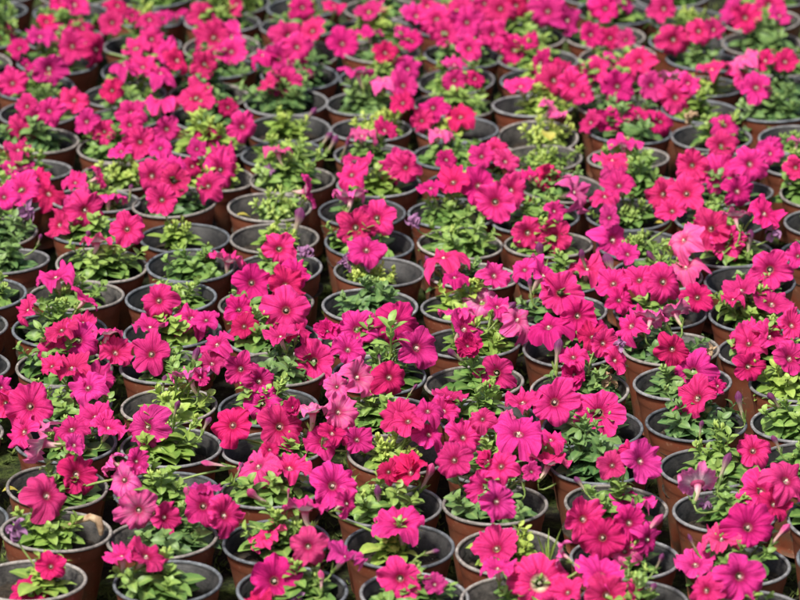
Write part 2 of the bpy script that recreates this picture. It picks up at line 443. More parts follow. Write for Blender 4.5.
def floral_tube(seed):
    b = MB(); rows = []; UV = []; rd = random.Random(seed); bx, by = rd.uniform(-.25, .25), rd.uniform(-.25, .25); n = 10; K = 18
    for i in range(n):
        v = i/(n-1); r = .075+.065*v+.05*max(0, v-.7)**1.3; z = -1.15+.78*v
        ox, oy = bx*(1-v)**2, by*(1-v)**2
        rows.append([(ox+r*(1+.08*math.cos(5*2*PI*k/K))*math.cos(2*PI*k/K), oy+r*math.sin(2*PI*k/K)*(1+.08*math.cos(5*2*PI*k/K)), z) for k in range(K)])
        UV.append([(k/K*5, v) for k in range(K)])
    # flaring part reaching the limb, just behind it
    for v2 in (.1, .3, .5):
        r = .13+.87*(v2*.35)**.92; z = -.36*(1-v2*.35)**2.1-.035-.05*v2
        rows.append([(r*.985*math.cos(2*PI*k/K), r*.985*math.sin(2*PI*k/K), z) for k in range(K)]); UV.append([(k/K*5, 1.) for k in range(K)])
    b.grid(rows, True, UV); return b.mesh('floral_tube', M_TUBE, uv=True), Vector((bx, by, -1.15))
def stamen_mesh():
    b = MB()
    for q in range(5):
        a = q*1.2566; p = Vector((.045*math.cos(a), .045*math.sin(a), -.45)); e = Vector((.036*math.cos(a), .036*math.sin(a), -.30+.03*(q % 2)))
        b.tube([p, p.lerp(e, .6), e-Vector((0, 0, .02)), e, e+Vector((0, 0, .035)), e+Vector((0, 0, .05))], [.009, .009, .010, .022, .021, .004], 6)
    return b.mesh('stamens', M_STAMEN)
STAMEN = stamen_mesh()
def calyx_mesh(seed):
    rd = random.Random(seed); b = MB()
    b.tube([(0, 0, -.12), (0, 0, -.06), (0, 0, .02), (0, 0, .10)], [.05, .085, .10, .095], 10, (.6, .5, 0))
    for q in range(5):
        a = q*1.2566+rd.uniform(-.2, .2)
        leaf(b, (.085*math.cos(a), .085*math.sin(a), .02), Vector((math.cos(a)*.55, math.sin(a)*.55, 1)), Vector((-math.cos(a), -math.sin(a), .3)), .42, .07, rd.uniform(-.6, .2), .6, .4, rnd=rd)
    return b.mesh('calyx', LM[0], tint=True)
CAL = [calyx_mesh(s) for s in range(3)]
TUB = [floral_tube(s) for s in range(5)]
STY = {'open': [limb(s, 'open') for s in range(1, 13)], 'ruffle': [limb(s, 'ruffle') for s in range(20, 32)],
       'droop': [limb(s, 'droop') for s in range(40, 48)], 'fold': [limb(s, 'fold') for s in range(60, 68)], 'double': [limb(s, 'double') for s in range(80, 82)]}
LMC = {}
def limb_mesh(style, i, tone):
    i %= len(STY[style]); k = (style, i, tone)
    if k not in LMC: LMC[k] = STY[style][i].mesh('petals', PM[tone], uv=True)
    return LMC[k]
def bud_mesh(mat, seed):
    rd = random.Random(seed); b = MB(); rows = []; UV = []; K = 14
    prof = [(.0, .05), (.1, .09), (.35, .08), (.55, .10), (.72, .17), (.86, .19), (.95, .12), (1.02, .03)]
    bx = rd.uniform(-.2, .2)
    for v, r in prof:
        rows.append([(bx*v*v+r*(1+.22*math.cos(5*2*PI*k/K+v*3))*math.cos(2*PI*k/K), r*(1+.22*math.cos(5*2*PI*k/K+v*3))*math.sin(2*PI*k/K), v*1.2) for k in range(K)])
        UV.append([(k/K*5, v) for k in range(K)])
    b.grid(rows, True, UV); return b.mesh('bud', mat, uv=True)
BUDS = {'u': [bud_mesh(M_BUD, s) for s in range(3)], 'v': [bud_mesh(M_BUDP, s) for s in range(3)]}
def wilt_mesh(seed):
    rd = random.Random(seed); b = MB()
    for q in range(13):
        a = rd.uniform(0, 6.28); el = rd.uniform(-.9, 1.); d = Vector((math.cos(a), math.sin(a), el))
        leaf(b, (d*.1), d, Vector((rd.uniform(-1, 1), rd.uniform(-1, 1), 1)), rd.uniform(.6, 1.1), rd.uniform(.25, .42), rd.uniform(-2.2, 2.6), .5, 0, .5, rnd=rd)
    return b
WILT = [wilt_mesh(s).mesh('wilted_blossom', M_WILT) for s in (1, 2, 3)]
DRY = [wilt_mesh(s).mesh('dry_blossom', M_DRY) for s in (4, 5)]

# ------------------------------------------------------------------ data read off the photograph
# each column of pots runs from the front to the back: x y kind tint rim
COLS = [
 "-27 64 n0 -12 39 n0 -8 14 b2 -1 -9 n0",
 "-49 518 n0 -46 432 n0 -41 368 n2 -35 326 n0 -17 294 n0 3 262 bn2 -4 232 b2 8 203 n0 27 172 n0 40 142 b2 42 112 n2 36 89 n0 54 65 n0 67 37 n0 71 14 n0 78 -6 n1",
 "32 580 s1 52 531 n1 52 487 n0 64 440 n0 63 403 b0 62 368 n0 55 332 n0 76 296 n0 97 264 n0 95 233 n0 90 201 n0 123 173 t1 125 149 n0 138 117 n2 136 94 n0 141 69 n0 145 45 n0 146 20 t1 160 -3 n0",
 "169 581 n0 167 538 n2 168 492 n0 171 446 n1 171 403 n1 170 368 n0 176 332 n1 176 300 n0 190 266 n0 187 237 s1 178 205 b2 212 181 n1 204 148 n1 207 119 n2 212 93 b2 222 70 b2 220 47 n2 220 24 n0 231 3 n1",
 "290 589 n0 280 539 n0 277 486 b0 277 443 n0 272 408 n0 275 370 b2 271 337 n0 271 302 n0 284 270 n0 276 238 s1 276 207 t0 289 181 b0 283 154 n1 288 127 s1 288 102 b2 299 77 b2 302 52 n2 299 28 n0 307 6 t1",
 "408 596 n0 399 547 s1 388 503 b0 393 455 t1 386 412 n0 378 374 n0 371 339 n0 369 306 b2 376 273 t1 369 241 n0 363 213 s2 370 186 n1 370 157 n0 366 129 t1 369 103 b2 381 76 b0 376 52 b2 381 30 n1 385 10 n2",
 "521 598 n0 510 553 s1 496 507 b2 494 463 n0 489 421 n0 478 383 n0 476 343 n1 467 309 n1 467 276 n2 457 242 b0 453 212 n0 476 184 n0 455 157 n0 452 131 s1 453 105 n0 463 80 n0 459 55 b2 461 30 n0 466 7 n0",
 "635 606 b0 623 559 n0 609 507 n0 604 463 n2 594 427 n2 580 388 n2 574 341 n2 566 307 n2 560 277 n0 549 248 n0 546 217 n0 545 188 n2 545 159 t1 538 133 t1 535 108 n1 540 82 n1 537 57 n0 527 37 b0 530 14 n0",
 "751 612 n0 738 563 n0 726 511 n0 706 466 n0 697 424 b2 685 385 n2 668 349 b2 659 311 n0 650 275 n0 642 244 t0 630 213 t0 633 183 n0 630 157 n0 628 133 b2 624 107 n2 620 83 b0 619 60 t1 606 39 n0 609 16 n0 600 -6 n0",
 "845 562 n0 838 515 n0 812 461 n0 802 419 n0 795 386 n1 770 352 n0 755 316 n1 748 281 s2 729 246 n0 723 217 n0 722 190 n2 720 163 n0 711 138 n0 697 113 n1 696 90 n1 697 64 b2 687 41 n0 686 21 t1 678 -1 n0",
 "820 247 n0 825 219 n0 819 192 b0 808 166 n0 795 140 s0 780 112 b2 778 88 n2 775 65 n0 763 41 b2 761 21 n0 770 0 n0",
]
# x y width azimuth elevation tone (angles relative to the line of sight)  [style letter]
FL = """
79 473 46 15 5 r|50 494 48 -5 12 m|51 566 32 0 5 r|32 589 44 0 40 r|72 602 30 0 60 p|122 478 42 -10 25 l|108 459 28 -100 25 l|139 461 30 30 10 p
138 511 44 -8 0 l|168 517 36 50 0 p|120 551 44 -35 50 p|149 552 46 30 45 p|205 487 36 0 60 m|203 505 46 0 10 p|228 514 46 55 5 p
255 462 46 -30 30 kf|290 463 44 25 45 pf|334 485 54 0 8 p|351 503 36 60 10 p|305 503 50 0 68 p|265 533 42 -60 40 p|308 547 40 0 5 k|347 552 44 50 55 m|276 580 56 0 8 r|258 600 36 -20 30 r
400 518 60 0 52 p|400 580 48 0 0 p|388 471 26 -20 20 r|408 470 40 -30 20 rd|465 436 36 25 20 p|453 459 40 -5 12 p|484 488 46 0 5 p|500 502 42 20 -5 m|500 465 36 -20 25 p|486 459 22 0 20 rd|550 457 46 50 55 p|532 471 22 0 20 m
495 545 50 -5 25 p|498 564 38 0 60 p|526 563 42 0 65 p|558 553 30 -110 10 l|540 583 62 5 5 w|436 583 28 20 20 k|585 518 46 0 5 p|602 537 48 0 0 r|632 500 48 0 55 p|631 523 42 20 10 r|652 540 38 40 0 p|624 550 36 -20 10 l
602 570 52 0 38 p|608 595 50 0 15 p|642 595 46 10 20 p|566 590 34 -20 30 p|697 478 50 0 125 s|753 449 38 -10 25 p|763 490 48 10 12 p|776 503 36 30 20 r|790 477 50 0 10 m
750 525 54 0 28 r|722 534 44 0 50 k|695 560 46 -20 38 m|742 577 54 0 5 p|704 590 38 -30 10 p|644 460 46 20 10 m|612 464 34 -20 10 m|635 449 30 0 20 r|600 412 54 0 5 p
24 308 34 -50 20 p|87 296 32 60 45 p|60 327 34 -20 30 p|80 340 42 10 10 p|52 350 34 -10 10 p|50 364 28 -20 30 p|71 363 44 0 45 p|100 375 42 30 30 p|86 385 42 -10 22 m|117 350 38 35 20 p|107 329 36 40 75 p|84 320 26 10 30 p
30 405 48 -10 10 p|94 413 40 -25 40 p|110 423 42 35 50 p|70 425 42 -20 35 p|20 430 42 -30 12 p|37 441 50 -95 25 s|5 403 32 0 10 p|4 386 26 0 20 p|76 443 28 -10 20 m|144 427 46 -30 10 m
150 352 44 -5 10 p|190 372 42 40 95 l|150 322 42 -8 55 p|157 300 38 0 10 p|194 314 40 20 40 p|239 309 32 0 0 r|243 325 32 -10 20 r|286 310 48 0 10 p|280 332 38 -10 55 p|298 328 30 20 40 r|205 318 28 -10 30 p
214 341 40 -35 35 p|212 360 32 -10 50 m|240 370 38 -5 0 p|262 380 40 20 12 p|313 362 50 0 0 p|357 328 46 15 10 p|349 347 38 30 20 p|327 330 24 0 10 rd|202 376 22 0 20 p|362 375 46 0 10 l|391 376 38 25 12 r|336 386 30 -20 20 l
312 405 48 -40 70 s|341 411 42 20 5 l|292 407 20 0 10 rd|262 402 42 0 20 p|231 424 44 -15 5 r|281 426 48 10 5 p|322 438 42 -20 28 p|334 430 34 20 30 r|358 438 34 30 20 p|270 448 22 0 30 r
396 414 42 -20 22 p|407 418 36 -10 30 p|428 408 32 20 30 p|450 393 40 0 64 p|446 408 34 30 30 p|430 432 32 10 30 p|397 322 44 10 10 r|420 347 50 20 0 p|468 326 46 -5 12 p|468 346 26 0 10 rd
455 309 38 -30 80 m|481 298 42 0 35 s|498 304 30 20 40 p|522 317 42 65 20 l|496 373 44 0 8 p|482 418 28 0 20 m|520 427 58 10 42 pf|551 436 34 20 50 p|507 417 18 0 30 l|555 401 52 -10 20 p|522 398 40 -20 55 p
579 316 40 0 5 r|560 292 46 0 5 p|547 322 44 -30 42 r|592 334 32 0 30 r|573 354 34 -10 30 p|573 375 28 0 5 rd|605 343 34 10 10 p|618 359 32 30 10 p|597 326 28 0 30 r|548 272 46 0 20 p|588 264 44 10 58 p|524 267 30 -20 30 p|496 274 36 20 10 m
442 252 46 -35 58 p|454 274 28 -30 55 r|529 233 40 0 5 p|555 237 38 5 5 p|556 210 24 20 20 p|617 239 44 20 5 p|628 252 28 0 30 p|447 158 26 0 20 r|482 155 32 0 20 p|507 160 30 20 20 m|479 184 40 0 10 r|495 202 46 0 0 p|514 189 38 20 5 p
452 179 38 -20 35 r|430 185 28 -30 45 r|529 174 24 -20 30 r|549 179 30 20 0 r|579 190 42 60 25 l|405 168 34 0 0 p|220 170 42 10 5 p|222 155 36 0 25 p|206 185 34 -10 5 p|357 156 42 0 58 p|395 165 42 -10 5 p
351 172 34 -10 35 p|350 192 40 0 100 l|356 228 44 0 5 p|377 217 42 0 0 p|367 247 42 0 22 p|311 190 38 75 20 p|278 147 38 -20 80 l|280 248 40 0 5 p|229 256 38 50 55 p|252 282 40 0 5 r|287 284 40 10 10 r|296 271 32 10 30 r
16 164 38 0 48 p|21 187 42 0 20 p|4 196 30 0 10 p|50 191 34 30 30 r|38 176 30 10 30 r|75 180 26 0 30 p|101 176 26 0 20 p|108 192 36 25 85 p|80 198 36 -20 30 m|86 211 40 0 0 p|56 223 34 -60 20 p|127 228 38 10 5 p|97 237 38 0 82 p
150 176 36 -10 5 p|175 181 36 5 5 p|162 200 34 0 0 p|173 163 30 0 30 p|193 165 26 20 20 r|54 272 46 -20 52 p|612 156 36 0 58 p|615 169 30 0 30 m|618 182 38 0 35 p|605 193 30 -10 40 p|608 217 26 -20 20 m
661 194 38 -30 10 p|672 209 32 -20 25 p|686 192 40 0 5 p|692 165 38 -10 10 p|719 172 44 0 5 p|752 163 42 10 10 p|740 190 36 10 5 r|772 152 26 20 20 p|736 212 34 0 95 l|768 211 38 30 25 r|709 228 42 -25 10 p|729 243 38 0 5 p
680 237 40 -60 30 l|684 262 44 -20 35 l|665 281 42 5 5 p|638 278 36 -10 20 p|612 281 42 -20 28 p|697 297 34 0 5 r|770 270 48 0 0 p|798 255 28 -10 10 p|740 286 40 -35 35 p|773 300 44 0 35 p|795 168 30 0 0 p
745 327 40 -30 45 p|748 341 38 -20 20 p|773 333 44 0 18 p|794 323 36 10 20 p|793 357 42 0 12 p|750 367 36 0 5 r|675 308 36 10 110 l|651 315 34 -10 110 l|628 323 40 -30 22 p|673 350 36 0 0 r|692 371 46 0 10 p|694 396 46 0 12 p|720 385 22 40 20 r|620 299 30 0 20 r|733 296 30 -10 40 p
4 32 28 0 10 p|18 46 30 -20 30 r|12 82 36 0 12 p|50 69 38 0 0 p|28 64 18 0 20 r|71 46 38 0 0 p|57 28 38 -10 40 p|47 20 24 0 20 r|82 22 30 20 40 r|100 50 38 45 0 r|40 33 34 -10 50 p|111 22 30 0 5 p|150 17 30 0 30 p|162 17 22 0 20 p|177 12 28 10 50 r
132 15 18 0 20 p|77 2 38 0 20 p|60 0 28 0 20 r|118 3 28 0 35 r|136 45 34 -10 40 p|152 38 32 0 10 p|165 50 32 10 25 p|179 58 34 30 25 r|124 61 34 0 60 p|143 64 34 0 35 p|161 69 36 20 50 p|111 90 28 0 10 r|131 112 34 0 0 p|130 124 28 0 15 p
50 110 34 0 5 p|25 105 30 -20 20 p|21 131 34 0 0 p|18 146 38 0 48 p|75 98 36 20 15 p|85 121 32 -10 10 p|104 131 30 10 10 p|167 129 34 0 0 p|140 142 36 0 8 p|160 146 30 10 20 p|160 97 40 0 62 p|195 95 42 0 20 p|120 149 28 -10 40 p|196 148 24 0 20 p
204 14 38 -10 20 p|233 3 32 0 10 p|212 36 46 0 15 p|228 34 38 0 20 p|232 50 38 0 15 p|205 64 34 0 5 p|228 107 24 0 20 r|243 126 36 0 0 p|267 82 30 -10 20 p|291 34 42 -10 15 p|311 29 36 10 20 p|298 45 36 0 20 p|279 58 38 0 12 p|284 82 42 0 5 p
261 52 30 -30 45 r|306 69 24 10 40 p|303 6 30 0 15 r|335 3 28 10 50 r|343 42 38 0 8 r|369 30 34 0 65 r|358 68 40 0 75 p|386 52 30 0 5 r|402 66 34 10 25 p|404 84 36 10 25 p|383 77 30 -20 70 l|402 101 30 0 30 r|369 8 38 0 35 p|208 136 30 0 0 p
362 132 36 -10 50 l|386 127 34 20 30 r|406 32 30 0 20 p|437 18 40 0 10 p|457 8 40 0 10 l|446 31 38 -10 20 p|470 48 32 0 0 p|454 62 28 0 35 m|454 80 30 0 0 p|477 78 24 0 10 r|412 40 26 0 20 r|418 14 34 -10 10 l|430 4 32 0 20 p|467 22 36 10 10 l|482 18 36 0 15 l
493 34 32 10 10 l|500 8 36 0 10 p|485 3 30 0 10 p|517 5 30 0 15 r|547 10 40 0 10 p|571 20 38 40 5 p|515 50 38 0 0 r|529 40 22 0 20 r|538 62 32 -20 10 r|566 69 36 0 20 r|555 80 38 0 10 p|520 83 36 -30 38 p|573 84 38 0 10 p|584 93 30 10 20 p|555 106 38 60 35 l
432 107 34 0 10 r|422 120 28 -10 10 p|460 114 34 0 30 r|440 129 30 0 50 l|496 149 30 0 20 p|592 34 30 0 15 r|598 5 30 0 0 p|594 68 38 -10 15 p|588 121 32 -40 20 p|410 68 30 0 10 p|605 8 32 0 0 r|626 3 26 0 15 p|662 8 34 -20 15 p|610 37 30 0 12 r|625 39 26 0 10 m
640 59 36 0 15 p|608 66 38 -10 10 p|625 69 32 0 10 p|617 86 38 0 5 r|652 85 34 20 10 m|674 40 38 0 0 p|700 30 32 0 20 p|716 28 30 20 15 p|712 65 40 0 60 p|677 96 42 0 8 p|690 82 30 20 20 p|672 72 30 -20 80 l|609 120 32 0 0 r|638 112 38 0 45 r|661 121 28 20 20 r
625 140 40 0 50 p|726 123 34 0 15 p|722 145 36 10 15 p|731 7 34 -10 12 p|746 17 36 0 15 r|770 4 38 0 12 p|781 13 30 20 40 p|741 55 38 -50 38 l|762 59 34 0 15 r|786 60 32 0 15 r|757 85 44 0 15 p|745 75 30 -10 20 p|772 148 36 0 25 p|797 138 26 0 80 l
"""
# buds and faded blossoms: x y length direction-in-picture(deg, 0 = right, 90 = up) kind   (u purple bud, v pink bud, w wilted, d dry)
BD = """217 465 26 175 v|255 497 30 150 v|288 495 14 90 v|322 582 24 85 v|295 596 22 0 w|16 530 28 0 w|430 552 18 20 u|404 567 0 90 u|378 500 34 105 u|428 478 34 60 v|520 478 26 110 u|648 530 38 55 v|568 421 30 150 u|705 502 22 0 w|780 533 34 55 v|660 562 24 60 u
693 545 22 120 u|722 470 34 75 u|582 485 20 120 u|192 365 34 80 u|103 318 0 90 u|205 425 20 70 u|163 383 18 90 u|188 497 22 120 v|306 251 20 0 w|273 262 22 60 u|298 225 34 65 u|348 262 20 0 w|360 262 26 110 u|350 255 14 0 w|26 210 26 0 w|433 268 26 130 u|506 310 30 50 u|457 358 26 150 u|540 255 32 110 u
612 268 34 100 u|583 262 24 115 u|655 262 30 140 u|556 358 30 90 u|610 382 24 0 d|620 345 16 0 w|773 231 24 0 w|748 245 34 90 u|415 222 22 0 w|130 190 14 90 u|333 145 26 50 u|308 118 20 40 u|175 410 24 80 u|778 445 20 110 u|775 400 30 120 u|700 430 16 90 u|665 322 24 120 u|712 352 18 30 d
345 150 20 60 u|530 290 22 100 u|365 265 16 0 w|482 345 0 90 u|88 237 18 60 u|240 470 20 60 u|345 390 16 70 u|380 360 18 90 u|412 390 18 60 u|620 600 20 80 u|650 590 22 70 u|40 240 18 60 u|215 165 18 60 u|268 170 16 0 w|690 118 20 0 d|325 140 22 60 u|553 290 20 80 u|500 195 0 0 u|740 408 28 110 u"""

def clip_name(v): return v
# ---- pots on the ground
pots = []
for ci, line in enumerate(COLS):
    tk = line.split(); ri = 0
    for i in range(0, len(tk), 3):
        x, y = float(tk[i]), float(tk[i+1]); kt = tk[i+2]
        p = on_plane(x, y, POT_H)
        pots.append(dict(px=x, py=y, P=Vector((p.x, p.y, 0)), kind=kt[-2] if len(kt) > 1 else 'n', tint=int(kt[-1]), col=ci, row=ri, fl=[], X=[]))
        ri += 1
for it in range(40):                     # let touching pots settle side by side
    for i, a in enumerate(pots):
        for b_ in pots[i+1:]:
            d = b_['P']-a['P']; L = d.length
            if L < .1215 and L > 1e-6:
                s = d*((.1215-L)/L*.5*.8); a['P'] -= s; b_['P'] += s
for p in pots:
    q = p['P']+Vector((0, 0, POT_H))-CAM; p['z'] = q.dot(FWD)
    p['cx'] = 400+FPX*q.dot(RIGHT)/p['z']; p['cy'] = 300-FPX*q.dot(UP)/p['z']; p['W'] = FPX*.12/p['z']

def assign(x, y, lift=.26):
    best, bc = None, 1e9
    for p in pots:
        dx = (x-p['cx'])/p['W']; dy = (p['cy']-y)/p['W']
        c = (dx/.45)**2 + ((dy-lift)/.26)**2
        if c < bc: best, bc = p, c
    return best
def place(x, y, pot, h0):
    d = ray(x, y); Yp = pot['P'].y; Zr = POT_H+h0; w = .9
    # minimise (Y-Yp)^2 + w (z-Zr)^2 along the ray
    a = d.y*d.y + w*d.z*d.z; b_ = d.y*Yp + w*d.z*(Zr-CAMZ)
    return CAM + d*(b_/a), b_/a

items = []
for tok in FL.replace('\n', '|').split('|'):
    tk = tok.split()
    if len(tk) < 6: continue
    x, y, w, a, e = map(float, tk[:5]); tone = tk[5][0]; sty = tk[5][1:]
    if tone == 'l' and y < 60 and int(x) % 3: tone = 'p'
    pot = assign(x, y); P, t = place(x, y, pot, .046)
    items.append(dict(x=x, y=y, w=w, a=a, e=e, tone=tone, sty=sty, pot=pot, P=P, t=t, r=w*.5*t/FPX*(1.02 if y > 170 else .94)))
# keep neighbouring blossoms from running through each other: slide the upper one back along its sight line
items.sort(key=lambda q: -q['y'])
for it in range(12):
    for i, A in enumerate(items):
        for B in items[i+1:]:
            if abs(A['x']-B['x']) > 60 or abs(A['y']-B['y']) > 60: continue
            dd = (A['P']-B['P']).length; need = .62*(A['r']+B['r'])
            if dd < need:
                s = min(.006, (need-dd)*.5)
                f, k = (A, B) if A['y'] >= B['y'] else (B, A)
                f['t'] -= s*.5; k['t'] += s*.5
                for q in (f, k):
                    q['t'] = min(max(q['t'], q['pot']['z']-.075), q['pot']['z']+.06)
                    q['P'] = CAM+ray(q['x'], q['y'])*q['t']
for q in items: q['pot']['fl'].append(q)
for tok in BD.replace('\n', '|').split('|'):
    tk = tok.split()
    if len(tk) < 5 or float(tk[2]) < 5: continue
    x, y, L, a = map(float, tk[:4]); pot = assign(x, y, .2); P, t = place(x, y, pot, .028)
    pot['X'].append(dict(x=x, y=y, L=L*t/FPX, a=math.radians(a), k=tk[4], P=P))

ORD = ['first', 'second', 'third', 'fourth', 'fifth', 'sixth', 'seventh', 'eighth', 'ninth', 'tenth', 'eleventh', 'twelfth', 'thirteenth', 'fourteenth', 'fifteenth', 'sixteenth', 'seventeenth', 'eighteenth', 'nineteenth', 'twentieth']
COLN = ['first', 'second', 'third', 'fourth', 'fifth', 'sixth', 'seventh', 'eighth', 'ninth', 'tenth', 'eleventh']
TONE = {'p': 'hot pink', 'r': 'rose red', 'm': 'magenta', 'l': 'light pink', 's': 'white-streaked pink', 'k': 'white-speckled pink', 'w': 'cream-centred pink'}
GROUP = 'potted petunias set out in close rows'
def stalk(b, A, tA, Bp, tB, r0, r1):
    pts = []
    L = (Bp-A).length; c1 = A+tA*L*.4; c2 = Bp-tB*L*.4
    for i in range(10):
        u = i/9; pts.append(A*(1-u)**3+c1*3*u*(1-u)**2+c2*3*u*u*(1-u)+Bp*u**3)
    b.tube(pts, [r0+(r1-r0)*i/9 for i in range(10)], 6)
SPECIAL = [(52, 531, 'with curled dead stalk over rim'), (378, 374, 'with tall pale leafy shoot'), (510, 553, 'with grass blades and pink blooms'),
           (545, 159, 'with pale yellowed upright leaf'), (52, 487, 'with yellow leaf at left rim'), (276, 207, 'with yellow leaf below left')]
def build_pot(p, idx):
    rd = random.Random(idx*13+5)
    root = bpy.data.objects.new('potted_petunia', None); C.objects.link(root)
    root.empty_display_size = .03; root.location = p['P']
    n = len(p['fl']); cnt = {0: 'no open', 1: 'one', 2: 'two', 3: 'three', 4: 'four'}.get(n, 'a cluster of')
    tn = [q['tone'] for q in p['fl']]; tone = TONE[max(set(tn), key=tn.count)] if tn else 'pink'
    bl = 'bloom' if n == 1 else 'blooms'
    lab = 'petunia with %s %s %s, %s from front, %s column from left' % (cnt, tone, bl, ORD[p['row']], COLN[p['col']])
    if n == 0: lab = 'green potted petunia without open bloom, %s from front, %s column from left' % (ORD[p['row']], COLN[p['col']])
    for sx, sy, txt in SPECIAL:
        if (sx-p['px'])**2+(sy-p['py'])**2 < 9:
            lab = 'petunia %s, %s from front, %s column from left' % (txt, ORD[p['row']], COLN[p['col']])
    root['label'] = lab; root['category'] = 'potted plant'; root['group'] = GROUP
    worn = rd.random()
    rk = 1 if worn > .62 else (2 if worn < .3 else 0)
    spin = Matrix.Rotation(rd.uniform(0, 6.28), 3, 'Z').to_quaternion()
    ti = Vector((rd.gauss(0, .03), rd.gauss(0, .03), 1)).normalized()
    q = Vector((0, 0, 1)).rotation_difference(ti) @ spin
    ov = rd.choice([0, .008, .015, .03, -.02, .04]) ; sc = (1+ov, 1-ov, rd.uniform(.97, 1.03))
    link('pot', rd.choice(POT_ME), root, (0, 0, 0.001), q, sc)
    link('rim', RIM_ME[rk], root, (0, 0, 0.001), q, sc)
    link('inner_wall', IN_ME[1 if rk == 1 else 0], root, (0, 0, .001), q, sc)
    sz = SOILZ+rd.uniform(-.006, .003)
    link('soil', rd.choice(SOIL_ME), root, (0, 0, sz), spin)
    # foliage under the blooms
    fx = 0; fy = 0
    if p['fl']:
        fx = sum(f['P'].x for f in p['fl'])/n - p['P'].x
    off = Vector((max(-.012, min(.012, fx*.4+rd.uniform(-.006, .006))), rd.uniform(.000, .010), sz+.001))
    fsc = rd.uniform(.96, 1.13)*(1.0 if n else .95)
    # of several turns and plants take the one that grows round the blooms, not through them
    best = None
    for tr in range(14 if n else 1):
        ki = rd.randint(0, 9); ang = rd.uniform(0, 6.28); zs = rd.uniform(.88, 1.08)*(1-.02*tr if n else .78)
        vs = FOL[p['kind']][ki % len(FOL[p['kind']])].v[::17]; ca, sa = math.cos(ang)*fsc, math.sin(ang)*fsc; bad = 0
        for f in p['fl']:
            q0 = f['P']-p['P']-off; td = (CAM-f['P']).normalized(); r2 = (f['r']*.85)**2
            for v in vs:
                dv = Vector((v[0]*ca-v[1]*sa, v[0]*sa+v[1]*ca, v[2]*fsc*zs))-q0; k = dv.dot(td)
                if k > -.006 and dv.length_squared-k*k < r2: bad += 1
        if best is None or bad < best[0]: best = (bad, ki, ang, zs)
        if bad == 0: break
    link('foliage', fol_mesh(p['kind'], best[1], p['tint']), root, off, Matrix.Rotation(best[2], 3, 'Z').to_quaternion(), (fsc, fsc, fsc*best[3]))
    base = Vector((off.x, off.y, sz+.006))
    cq = cam.rotation_euler.to_matrix()
    for f in p['fl']:
        fa_, fe_ = f['a'], f['e']
        if fe_ >= 30: fe_ += 10
        elif abs(fa_) < 12 and fe_ > 8 and rd.random() < .30: fa_ += rd.choice([-48, 48, 40]); fe_ += 12
        a = math.radians(fa_+rd.uniform(-16, 16)); e = math.radians(fe_+rd.uniform(-9, 12))
        nrm = (cq @ Vector((math.sin(a)*math.cos(e), math.sin(e), math.cos(a)*math.cos(e)))).normalized()
        qq = Vector((0, 0, 1)).rotation_difference(nrm) @ Matrix.Rotation(rd.uniform(0, 6.28), 3, 'Z').to_quaternion()
        st = {'f': 'fold', 'd': 'double'}.get(f['sty'])
        if not st: st = rd.choices(['open', 'ruffle', 'droop', 'fold'], [4, 5, 2, 2.6] if f['e'] < 30 and abs(f['a']) < 30 else [3, 4, 3, 1.2])[0]
        R = f['r']*(1.05 if st in ('fold', 'droop') else 1.)
        loc = f['P']-p['P']
        bo = link('blossom', limb_mesh(st, rd.randint(0, 20), f['tone']), root, loc, qq, (R, R, R*.95))
        tm, tend = rd.choice(TUB)
        link('floral_tube', tm, bo)
        link('stamens', STAMEN, bo)
        link('calyx', rd.choice(CAL), bo, (tend.x, tend.y, tend.z+.04))
        end = loc + qq @ Vector((tend.x*R, tend.y*R, (tend.z-.05)*R))
        b = MB(); stalk(b, base+Vector((rd.uniform(-.008, .008), rd.uniform(-.008, .008), 0)), Vector((0, 0, 1)), end, nrm, .0017, .0011)
        link('flower_stalk', b.mesh('flower_stalk', M_STEM), root)
    for f in p['X']:
        loc = f['P']-p['P']
        if f['k'] in 'wd':
            link('wilted_blossom' if f['k'] == 'w' else 'dry_blossom', rd.choice(WILT if f['k'] == 'w' else DRY), root, loc, Matrix.Rotation(rd.uniform(0, 6), 3, Vector((rd.random(), 1, rd.random())).normalized()).to_quaternion(), max(.009, f['L']*.5)); end = loc; nrm = Vector((0, 0, 1))
        else:
            nrm = (cq @ Vector((math.cos(f['a']), math.sin(f['a']), rd.uniform(-.2, .5)))).normalized()
            st0 = loc-nrm*f['L']*.5; qq = Vector((0, 0, 1)).rotation_difference(nrm)
            bo = link('bud', rd.choice(BUDS[f['k']]), root, st0, qq, (f['L']*rd.uniform(.45, .8), f['L']*rd.uniform(.45, .8), f['L']*rd.uniform(.7, .95)))
            link('calyx', rd.choice(CAL), bo, (0, 0, .03)); end = st0
        b = MB(); stalk(b, base, Vector((0, 0, 1)), end, nrm, .0015, .0009)
        link('flower_stalk', b.mesh('flower_stalk', M_STEM), root)
    p['root'] = root; p['sz'] = sz; p['off'] = off
for i, p in enumerate(pots): build_pot(p, i)

def pot_at(x, y): return min(pots, key=lambda p: (p['cx']-x)**2+(p['cy']-y)**2)
